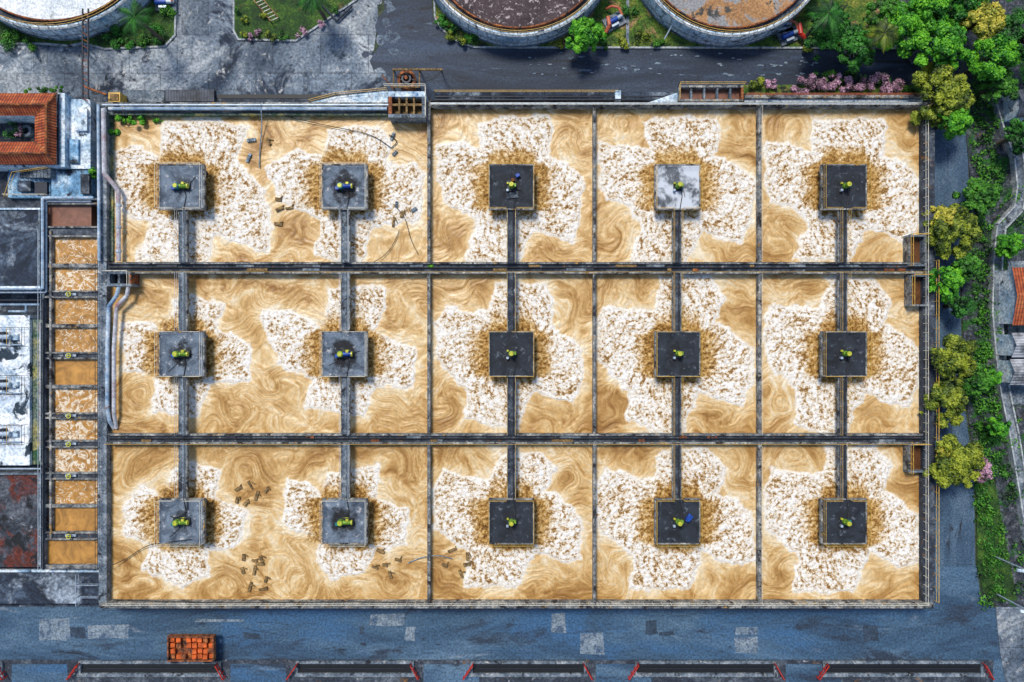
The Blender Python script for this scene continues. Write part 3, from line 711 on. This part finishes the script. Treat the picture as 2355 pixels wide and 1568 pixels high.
leafmesh('undergrowth',C,Rd,15000,.3,F['hedge'])
C=[];Rd=[]
for i in range(120):
    t=random.random(); x,y=W(2252+45*t+random.uniform(-15,15),1100+t*270); C.append((x,y,.1)); Rd.append(random.uniform(.2,.5))
leafmesh('tall_grass',C,Rd,2500,.2,F['dark'])

# ------------------------------------------------------------ left plant area
e=empty('tiled_roof_house'); b=B()
def rr(a,b_,c,d,z): return [W3(a,b_,z),W3(c,b_,z),W3(c,d,z),W3(a,d,z)]
O=rr(-160,214,130,378,3.0); Rg=rr(-133,240,106,352,4.0); I=rr(-108,266,80,326,3.1)
for i in range(4):
    j=(i+1)%4; m='tileX' if i%2==0 else 'tileY'
    b.add([O[i],O[j],Rg[j],Rg[i]],[(0,1,2,3)],m); b.add([Rg[i],Rg[j],I[j],I[i]],[(0,1,2,3)],m)
    b.tube(Rg[i],Rg[j],.12,'rust'); b.tube(O[i],Rg[i],.10,'rust'); b.tube(I[i],Rg[i],.08,'rust')
b.build('roof',e)
b=B()
for (P,t) in((O,.3),(I,-.3)):
    xs=[p[0] for p in P]; ys=[p[1] for p in P]; x0,x1,y0,y1=min(xs)+t,max(xs)-t,min(ys)+t,max(ys)-t
    b.box(x0,y0,x1,y0+.2,0,2.9,'conc_white'); b.box(x0,y1-.2,x1,y1,0,2.9,'conc_white'); b.box(x0,y0+.2,x0+.2,y1-.2,0,2.9,'conc_white'); b.box(x1-.2,y0+.2,x1,y1-.2,0,2.9,'conc_white')
b.build('walls',e)
b=B(); b.pbox(-100,270,78,322,0,.1,'conc_dark'); x,y=W(58,300,.6); b.ring(x,y,.4,.7,.1,.6,'concrete',20); b.build('courtyard',e)
shrub(20,290,22,F['dark'],500,'courtyard_plant',1.2); shrub(38,300,10,F['pink'],200,'courtyard_plant',1.2)
b=B(); b.pbox(131,214,149,380,0,2.4,'conc_white'); b.pbox(-100,379,149,384,0,2.5,'conc_white'); b.path([W3(134,216,2.6),W3(134,378,2.6)],.1,'steel_d'); b.build('boundary_wall')
slab('service_slab',R(150,228,208,388),0,1.6,'conc_white'); slab('lower_slab',R(118,392,210,452),0,1.5,'conc_blue'); slab('stair_slab',R(18,387,116,455),0,1.0,'conc_blue')
b=B()
for i in range(9): b.pbox(45+i*8,388,52+i*8,408,1.0,1.2+i*.15,'concrete')
b.rail([W3(22,455,1.1),W3(40,400,1.1),W3(116,388,2.4)],'rail_y',.9,1,.03); b.rail([W3(18,450,1.),W3(116,450,1.)],'rail_w',.9,1,.03); b.build('stairs')
b=B(); b.pbox(170,250,200,300,1.6,2.0,'conc_white'); b.pbox(160,320,180,375,1.6,1.9,'conc_blue'); b.pbox(40,415,70,440,1,1.6,'roof_dark'); b.pbox(80,418,108,446,1,1.3,'steel_d'); b.pbox(185,400,205,445,1.5,1.9,'conc_dark'); b.build('concrete_plinth')
slab('plant_floor',R(-300,382,228,1312),0,.5,'conc_dark')
e=empty('flat_roof_building'); b=B(); b.pbox(-250,482,88,658,.5,3.2,'roof_dark'); b.build('roof',e)
b=B(); b.pbox(-250,478,92,482,.5,3.4,'conc_white'); b.pbox(-250,658,92,663,.5,3.4,'conc_white'); b.pbox(88,482,92,658,.5,3.38,'concrete'); b.build('parapet',e)
b=B()
b.path([W3(-100,664,3.2),W3(98,664,3.2),W3(98,455,3.2),W3(215,455,3.2)],.16,'pipe_blue'); b.path([W3(-100,672,2.8),W3(106,672,2.8),W3(106,463,2.8),W3(210,463,2.8)],.12,'steel_w')
b.path([W3(-100,690,2.8),W3(100,690,2.8),W3(100,1310,2.8)],.1,'steel_d'); b.path([W3(-100,700,2.2),W3(92,700,2.2)],.14,'pipe_blue'); b.path([W3(60,700,2.2),W3(60,716,2.2),W3(20,716,2.2)],.12,'pipe_blue')
b.path([W3(92,740,2.4),W3(92,1060,2.4)],.08,'pipe_pink'); b.path([W3(-50,1078,2.4),W3(95,1078,2.4)],.1,'steel_w')
b.build('process_pipe')
e=empty('white_roof_building'); b=B(); b.pbox(-250,725,68,1070,.5,2.6,'roof_white'); b.pbox(68,735,98,1068,.5,2.2,'moss'); b.build('roof',e)
b=B()
for yy in(775,885,998):
    for xx in(-30,10):
        b.path([W3(xx-30,yy,3.1),W3(xx+14,yy,3.1)],.28,'steel_w',12); b.pbox(xx-12,yy-12,xx-2,yy+12,2.6,3.2,'steel_d'); b.pbox(xx+18,yy-7,xx+30,yy+7,2.6,2.9,'conc_white')
        b.path([W3(xx-4,yy-5,3.3),W3(xx-4,yy+18,3.0),W3(xx+40,yy+18,2.8)],.07,'pipe_blue')
    b.rail([W3(-60,yy-22,2.6),W3(64,yy-22,2.6),W3(64,yy+22,2.6),W3(-60,yy+22,2.6)],'steel_d',1,1.,.025)
    b.rail([W3(30,yy-22,2.6),W3(30,yy+22,2.6)],'rail_y',1,1.,.025)
b.build('blower_machines',e)
b=B(); b.pbox(-250,1092,88,1304,.5,2.6,'roof_rust'); b.pbox(-250,1088,94,1092,.5,2.8,'concrete'); b.pbox(88,1092,94,1304,.5,2.8,'concrete'); b.build('rusty_roof_tank')
slab('yard_slab',R(-300,1316,228,1388),0,1.4,'roof_dark')
b=B(); b.pbox(-300,1310,240,1316,0,1.7,'conc_white')
b.rail([W3(186,1316,1.5),W3(186,1388,1.5)],'steel_w',.9,1,.04); b.rail([W3(186,1340,1.5),W3(236,1340,1.5)],'steel_w',.9,1,.04); b.rail([W3(186,1368,1.5),W3(236,1368,1.5)],'steel_w',.9,1,.04); b.build('yard_railing')
e=empty('settling_channel'); b=B()
cells=[(470,520,'wr'),(545,606,'w1'),(615,668,'w2'),(685,745,'w1'),(753,809,'w1'),(826,885,'w0'),(893,949,'w2'),(963,1012,'w2'),(1030,1086,'w2'),(1103,1160,'w1'),(1167,1223,'w0'),(1242,1299,'w0')]
xl=lambda y:104 if (y<530 or y>1230) else 118
for i,(y0,y1,m) in enumerate(cells):
    b.pbox(xl(y0),y0-4,225 if i else 210,y1+2,.5,2.2+.001*i,m)
b.build('channel_water',e)
b=B(); ys=[(456,470)]+[(cells[i][1],cells[i+1][0]) for i in range(len(cells)-1)]+[(1299,1308)]
for i,(a,c) in enumerate(ys):
    if c-a>12:
        b.pbox(100,a,226,a+4,.5,2.7,'wall_top'); b.pbox(100,c-4,226,c,.5,2.7,'wall_top'); b.pbox(100,a+4,226,c-4,.5,2.5,'conc_dark')
        if i>1:
            x,y=W(160,(a+c)/2,2.9); b.tube((x,y,2.5),(x,y,3.1),.12,'steel_d',8); b.ring(x,y,.2,.28,3.05,3.13,'motor_y',16); b.tube((x-.28,y,3.1),(x+.28,y,3.1),.04,'motor_y'); b.obox(x,y,1.2,.25,0,2.5,2.75,'steel_w')
    else: b.pbox(100,a,226,c,.5,2.65,'wall_top')
b.pbox(97,456,102,1308,.5,2.74,'concrete'); b.pbox(113,530,118,1240,.5,2.74,'wall_top'); b.pbox(224,456,229,1308,.5,2.95,'concrete')
b.build('channel_walls',e)
b=B(); b.rail([W3(100,530,2.74),W3(100,1305,2.74)],'steel_w',.9,1.5,.03); b.rail([W3(230,600,3),W3(230,1305,3)],'steel_d',.9,1.5,.03); b.build('channel_railing',e)
e=empty('inlet_box'); b=B(); b.pbox(246,624,302,630,2,3.7,'concrete'); b.pbox(246,652,302,658,2,3.7,'concrete'); b.pbox(246,630,252,652,2,3.7,'concrete'); b.pbox(296,630,302,652,2,3.69,'rust'); b.pbox(271,630,276,652,2,3.6,'concrete'); b.pbox(252,630,296,652,2,2.6,'pit'); b.rail([W3(246,624,3.7),W3(302,624,3.7),W3(302,658,3.7)],'rail_w',.9,1,.03); b.build('box',e)
b=B()
b.path([W3(275,655,3.4),W3(268,680,3.2),W3(250,705,3.),W3(247,800,2.9),W3(247,940,2.9),W3(252,968,2.7),W3(262,985,2.0)],.21,'pipe_blue',10)
b.path([W3(296,655,3.4),W3(292,680,3.2),W3(268,705,3.),W3(262,800,2.9),W3(262,950,2.9),W3(268,985,2.1)],.21,'pipe_pink',10); b.build('inlet_pipe')
b=B(); b.path([W3(238,250,3.4),W3(240,400,3.4),W3(262,425,3.1),W3(272,440,2.9),W3(273,600,2.8)],.24,'pipe_pink',10); b.path([W3(226,240,3.3),W3(228,600,3.3)],.16,'pipe_blue',10)
for yy in(470,520,575): b.tube(W3(273,yy,2.85),W3(273,yy+5,2.85),.32,'steel_w',12)
b.build('inlet_pipe')
# ------------------------------------------------------------ top structures
e=empty('screen_box'); b=B()
b.pbox(893,210,978,222,.5,4,'conc_white'); b.pbox(893,262,978,270,.5,4,'concrete'); b.pbox(893,222,901,262,.5,4,'rust'); b.pbox(970,222,978,262,.5,4,'concrete')
for x in(918,935,952): b.pbox(x-2,222,x+2,262,.5,3.9,'wood')
b.pbox(901,222,970,262,.5,3.0,'wood'); b.pbox(901,238,970,243,.5,3.8,'wood'); b.rail([W3(980,270,4),W3(980,200,4),W3(885,200,4)],'rail_w',.9,1,.03); b.build('box',e)
e=empty('hoist_machine'); x,y=W(935,182,2); b=B()
b.ring(x,y,.75,1.05,.6,2.,'rust',28); b.ring(x,y,.35,.55,.6,2.3,'steel_d',20); b.tube((x,y,.3),(x,y,2.6),.2,'rust',12)
for i in range(8):
    a=i*math.pi/4; b.obox(x+.65*math.cos(a),y+.65*math.sin(a),.5,.1,a,1.6,1.9,'steel_d')
b.build('drum',e); b=B()
for (u,v) in((905,160),(905,200),(965,160),(965,200)): b.tube(W3(u,v,0),W3(u,v,2.6),.09,'rust')
b.path([W3(903,160,2.9),W3(1018,160,2.9)],.12,'wood'); b.path([W3(905,200,2.6),W3(905,160,2.6),W3(965,160,2.6),W3(965,200,2.6),W3(905,200,2.6)],.08,'wood')
b.path([W3(878,172,2.4),W3(905,205,2.4)],.08,'rust'); b.path([W3(1016,162,2.8),W3(1000,180,2.5),W3(975,188,2.2),W3(945,184,2.)],.03,'black')
b.tube(W3(1014,160,0),W3(1014,160,2.9),.08,'rust'); b.build('frame',e)
b=B(); b.prism([W(715,236,1.5),W(775,222,1.5),W(892,210,1.5),W(892,236,1.5)],0,1.6,'conc_white'); b.rail([W3(715,236,1.6),W3(775,220,1.6),W3(892,209,1.6)],'rail_y',1,1.2,.03); b.build('ramp')
slab('drain_trench',R(500,217,890,226),0,.05,'pit'); slab('corrugated_cover',R(380,206,492,233),0,.5,'corr_d'); slab('side_slab',R(282,207,378,234),0,.4,'concrete')
b=B(); b.pbox(249,212,276,234,0,1.8,'rail_y'); b.pbox(253,216,272,230,1.8,1.9,'wood'); b.build('equipment_cabinet')
b=B(); 
for x in(190,203): b.path([W3(x,20,3),W3(x,228,3)],.09,'steel_d')
for i in range(14): b.path([W3(190,30+i*15,3),W3(203,37+i*15,3)],.05,'rust')
for (x,y) in((190,30),(203,30),(190,225),(203,225),(190,110),(203,110)): b.tube(W3(x,y,0),W3(x,y,3),.1,'steel_d')
b.path([W3(195,200,3.1),W3(245,218,2.5)],.12,'rust')
b.build('pipe_bridge')
slab('north_footway',R(990,212,1560,232),0,.5,'roof_dark')
b=B(); b.path([W3(1000,222,.9),W3(1560,222,.9)],.09,'steel_d'); b.path([W3(1000,230,1.2),W3(1560,229,1.2)],.1,'steel_d')
b.rail([W3(1000,214,.5),W3(1420,214,.5)],'rail_y',.9,2,.03)
b.pbox(1415,208,1428,232,.5,1.2,'conc_white'); b.build('footway_pipes')
e=empty('valve_chamber'); b=B(); b.prism([W(1490,236,2.2),W(1560,212,2.2),W(1560,236,2.2)],0,2.2,'conc_white')
b.pbox(1560,196,1710,201,0,2.6,'wall_top'); b.pbox(1560,228,1710,233,0,2.6,'wall_top'); b.pbox(1560,201,1565,228,0,2.6,'concrete'); b.pbox(1705,201,1710,228,0,2.6,'rust')
b.pbox(1565,201,1705,228,0,1.8,'wr')
for x in(1590,1620,1650,1680): b.pbox(x-2,201,x+2,228,0,2.5,'concrete')
b.rail([W3(1560,233,2.6),W3(1560,196,2.6),W3(1710,196,2.6)],'rail_y',1,1,.03); b.build('chamber',e)
b=B(); b.pbox(1712,218,2122,226,0,1.8,'wall_top'); b.pbox(1712,226,2122,234,0,1.5,'conc_white'); b.rail([W3(1712,221,1.8),W3(2120,221,1.8)],'redpipe',.9,1.5,.03); b.build('boundary_wall')
b=B(); b.path([W3(583,0,.5),W3(622,48,.5)],.08,'wood'); b.path([W3(600,-8,.5),W3(640,40,.5)],.08,'wood')
for i in range(8): t=i/7; b.tube(W3(583+39*t,48*t,.5),W3(600+40*t,-8+48*t,.5),.05,'rail_w')
b.tube(W3(622,48,0),W3(622,48,1),.08,'wood'); b.build('trellis')
b=B(); b.path([W3(740,12,.3),W3(775,48,.3),W3(810,14,.3)],.12,'conc_dark'); b.build('garden_edging')
def pump(cx,cy,ang):
    e=empty('pump_station'); x,y=W(cx,cy,0); b=B(); b.obox(x,y,2.4,1.6,ang,.14,.4,'concrete'); b.build('plinth',e)
    b=B(); c,s_=math.cos(ang),math.sin(ang)
    b.tube((x-c,y-s_,.8),(x+c*.3,y+s_*.3,.8),.28,'motor_b',12); b.tube((x+c*.3,y+s_*.3,.8),(x+c*.9,y+s_*.9,.8),.24,'steel_w',12); b.obox(x,y,1.6,.5,ang,.4,.6,'steel_d')
    b.obox(x-c*.2+s_*.5,y-s_*.2-c*.5,.9,.25,ang,.4,.8,'steel_w'); b.build('motor',e)
    b=B(); b.path([(x+c*.9,y+s_*.9,.9),(x+c*.9-s_*.9,y+s_*.9+c*.9,1.1),(x+c*.3-s_*1.4,y+s_*.3+c*1.4,1.1),(x-c*.2-s_*1.6,y-s_*.2+c*1.6,.6)],.14,'redpipe',10); b.build('pipe',e)
pump(1412,52,.5); pump(1812,85,.4); pump(1795,62,.2); pump(385,12,0)
b=B(); b.path([W3(1838,55,1),W3(1842,78,1.1),W3(1858,92,.8)],.26,'red',10); b.path([W3(1398,38,1),W3(1402,58,1),W3(1394,74,.5)],.22,'redpipe',10); b.build('red_pipe')
b=B(); b.pbox(1440,0,1447,108,.14,.3,'concrete'); b.path([W3(1528,90,1),W3(1550,50,2)],.08,'steel_w'); b.build('garden_path')

# ------------------------------------------------------------ right edge
b=B(); pl=[(2275,205),(2300,240),(2318,300),(2340,360),(2347,430),(2340,480),(2300,522),(2292,600),(2290,720),(2300,830),(2310,905),(2330,1000),(2350,1120),(2370,1250)]
P=[W(x,y,.6) for x,y in pl]
for p,q in zip(P,P[1:]):
    L=math.hypot(q[0]-p[0],q[1]-p[1]); a=math.atan2(q[1]-p[1],q[0]-p[0]); b.obox((p[0]+q[0])/2,(p[1]+q[1])/2,L+.4,.95,a,0,.6+random.uniform(0,.02),'concrete')
    for off in(-.5,.5): b.obox((p[0]+q[0])/2-math.sin(a)*off,(p[1]+q[1])/2+math.cos(a)*off,L+.2,.16,a,0,.85+random.uniform(0,.02),'kerb')
b.build('canal_wall')
def shed(name,a,b_,c,d,m,h=3):
    e=empty(name); b=B(); x0,y0=W(a,b_,h);x1,y1=W(c,d,h); ym=(y0+y1)/2
    b.add([(x0,y0,h),(x1,y0,h),(x1,ym,h+.8),(x0,ym,h+.8)],[(0,1,2,3)],m); b.add([(x0,ym,h+.8),(x1,ym,h+.8),(x1,y1,h),(x0,y1,h)],[(0,1,2,3)],m); b.build('roof',e)
    b=B(); b.box(x0+.2,y1+.2,x1-.2,y0-.2,0,h-.05,'conc_white'); b.build('walls',e)
shed('tiled_roof_house',2328,615,2480,748,'tileX'); shed('metal_roof_shed',2326,765,2480,822,'corr_g'); shed('metal_roof_shed',2322,826,2480,885,'corr_g'); shed('metal_roof_shed',2338,205,2480,270,'corr_d'); 
slab('house_yard',R(2318,600,2500,930),0,.2,'concrete')
def lamp(px_,py_,dx):
    e=empty('street_lamp'); x,y=W(px_,py_,0); b=B(); b.tube((x,y,0),(x,y,5.5),.09,'steel_w',8,.06); b.tube((x,y,5.5),(x-dx,y+.2,5.9),.05,'steel_w'); b.build('pole',e)
    b=B(); b.obox(x-dx-.2,y+.25,.8,.3,-.1,5.84,6.0,'conc_white'); b.build('lamp_head',e)
lamp(2290,1365,.9); lamp(2285,1278,1.)
e=empty('rusty_trailer'); b=B()
b.pbox(384,1464,491,1522,.7,1.1,'rust')
b.pbox(384,1464,491,1467,1.1,1.8,'rust'); b.pbox(384,1519,491,1522,1.1,1.8,'rust'); b.pbox(384,1467,387,1519,1.1,1.8,'rust'); b.pbox(488,1467,491,1519,1.1,1.8,'rust'); b.build('bed',e)
b=B()
for i in range(8):
    for j in range(4):
        if random.random()<.8:
            x,y=W(395+i*12.5+random.uniform(-2,2),1474+j*12.5+random.uniform(-1,1),1.7); b.obox(x,y,.50,.48,random.uniform(-.12,.12),1.1,1.4+random.uniform(0,.25),random.choice(['pal','pal','rust']))
b.build('cargo',e)
b=B()
for (u,v) in((400,1466),(400,1520),(475,1466),(475,1520)):
    x,y=W(u,v,.5); b.tube((x,y-.12,.42),(x,y+.12,.42),.42,'black',16)
b.build('wheels',e)

# ------------------------------------------------------------ debris & hoses
def debris(name,pts,mat):
    b=B()
    for (x,y) in pts:
        X,Y=W(x,y,WZ+.15); a=random.uniform(0,3.14)
        b.obox(X,Y,random.uniform(.6,1.1),random.uniform(.22,.36),a,WZ-.1,WZ+.22,mat)
        if mat=='floatb' :
            for q in(-.2,0,.2): b.obox(X+q*math.cos(a),Y+q*math.sin(a),.06,.36,a,WZ+.2,WZ+.28,'steel_d')
        else:
            a2=a+random.uniform(.3,1.4); b.obox(X+.3,Y+.2,random.uniform(.3,.6),.1,a2,WZ,WZ+.2,mat)
    b.build(name)
debris('floating_debris',[(578,322),(572,363),(903,313),(908,352),(912,470),(952,482)],'floatb')
debris('floating_debris',[(617,325),(640,458),(643,480),(640,515),(665,478),(905,510),(925,492)],'wood')
debris('floating_debris',[(548,1123),(575,1115),(565,1157),(590,1140),(612,1127),(545,1150)],'wood')
debris('floating_debris',[(560,1282),(585,1290),(600,1285),(598,1297),(558,1312),(611,1333),(575,1350),(605,1355),(585,1312)],'wood')
debris('floating_debris',[(875,1268),(862,1305),(885,1300),(915,1288),(897,1322)],'wood')
debris('floating_debris',[(1040,1265),(1075,1280),(1022,1300),(1060,1320),(1074,1298)],'wood')
def hose(name,pts,r=.045,m='black'):
    P=[Vector(W3(*p)) for p in pts]; P=[P[0]]+P+[P[-1]]; out=[]
    for i in range(1,len(P)-2):
        for k in range(8):
            t=k/8; a,b_,c,d=P[i-1],P[i],P[i+1],P[i+2]
            out.append(.5*((2*b_)+(c-a)*t+(2*a-5*b_+4*c-d)*t*t+(-a+3*b_-3*c+d)*t**3))
    out.append(P[-2]); b=B(); b.path(out,r,m,6); b.build(name)
hose('hose',[(244,1305,3.1),(290,1285,2.3),(340,1255,2.5),(400,1245,3.9),(440,1240,3.9)])
hose('hose',[(600,240,3.6),(602,290,2.6),(598,340,2.2),(596,385,2.2)],.06,'floatb'); hose('hose',[(602,250,3.2),(660,268,2.4),(760,290,2.3),(850,310,2.2),(900,340,2.2)],.04)
hose('hose',[(830,618,3.2),(880,590,2.3),(905,560,2.2),(918,530,2.2)],.035); hose('hose',[(905,470,2.2),(930,500,2.2),(945,550,2.2),(962,585,2.2)],.035)
hose('hose',[(938,1295,2.2),(970,1282,2.3),(1010,1278,2.9),(1040,1285,2.2)],.05,'floatb')
hose('hose',[(430,1148,3.9),(428,1175,3.9),(400,1190,3.9),(372,1170,2.7)],.06); hose('hose',[(248,1378,3.1),(500,1386,3.2),(800,1384,3.1),(980,1387,3.1)],.05)
hose('hose',[(900,340,2.2),(912,325,2.2),(895,310,2.2)],.05)

# ------------------------------------------------------------ light, world, camera
sd=Vector((-.30,.62,1.15)).normalized()
el=math.asin(sd.z); az=math.atan2(sd.x,sd.y)
w=bpy.data.worlds.new('World'); scene.world=w; w.use_nodes=True
sk=w.node_tree.nodes.new('ShaderNodeTexSky'); sk.sky_type='NISHITA'; sk.sun_disc=False; sk.sun_elevation=el; sk.sun_rotation=az
bg=w.node_tree.nodes['Background']; w.node_tree.links.new(sk.outputs[0],bg.inputs[0]); bg.inputs[1].default_value=.15
L=bpy.data.lights.new('sun','SUN'); L.energy=3.1; L.angle=math.radians(14); L.color=(1,.94,.85)
lo=bpy.data.objects.new('sun',L); coll.objects.link(lo); lo.rotation_euler=(-sd).to_track_quat('-Z','Y').to_euler()
cam=bpy.data.cameras.new('camera'); cam.sensor_width=36; cam.lens=36*H/(2355*S); cam.clip_end=5000
co=bpy.data.objects.new('camera',cam); coll.objects.link(co); co.location=(0,0,H); scene.camera=co
scene.view_settings.view_transform='Standard'; scene.view_settings.look='None'; scene.view_settings.exposure=0
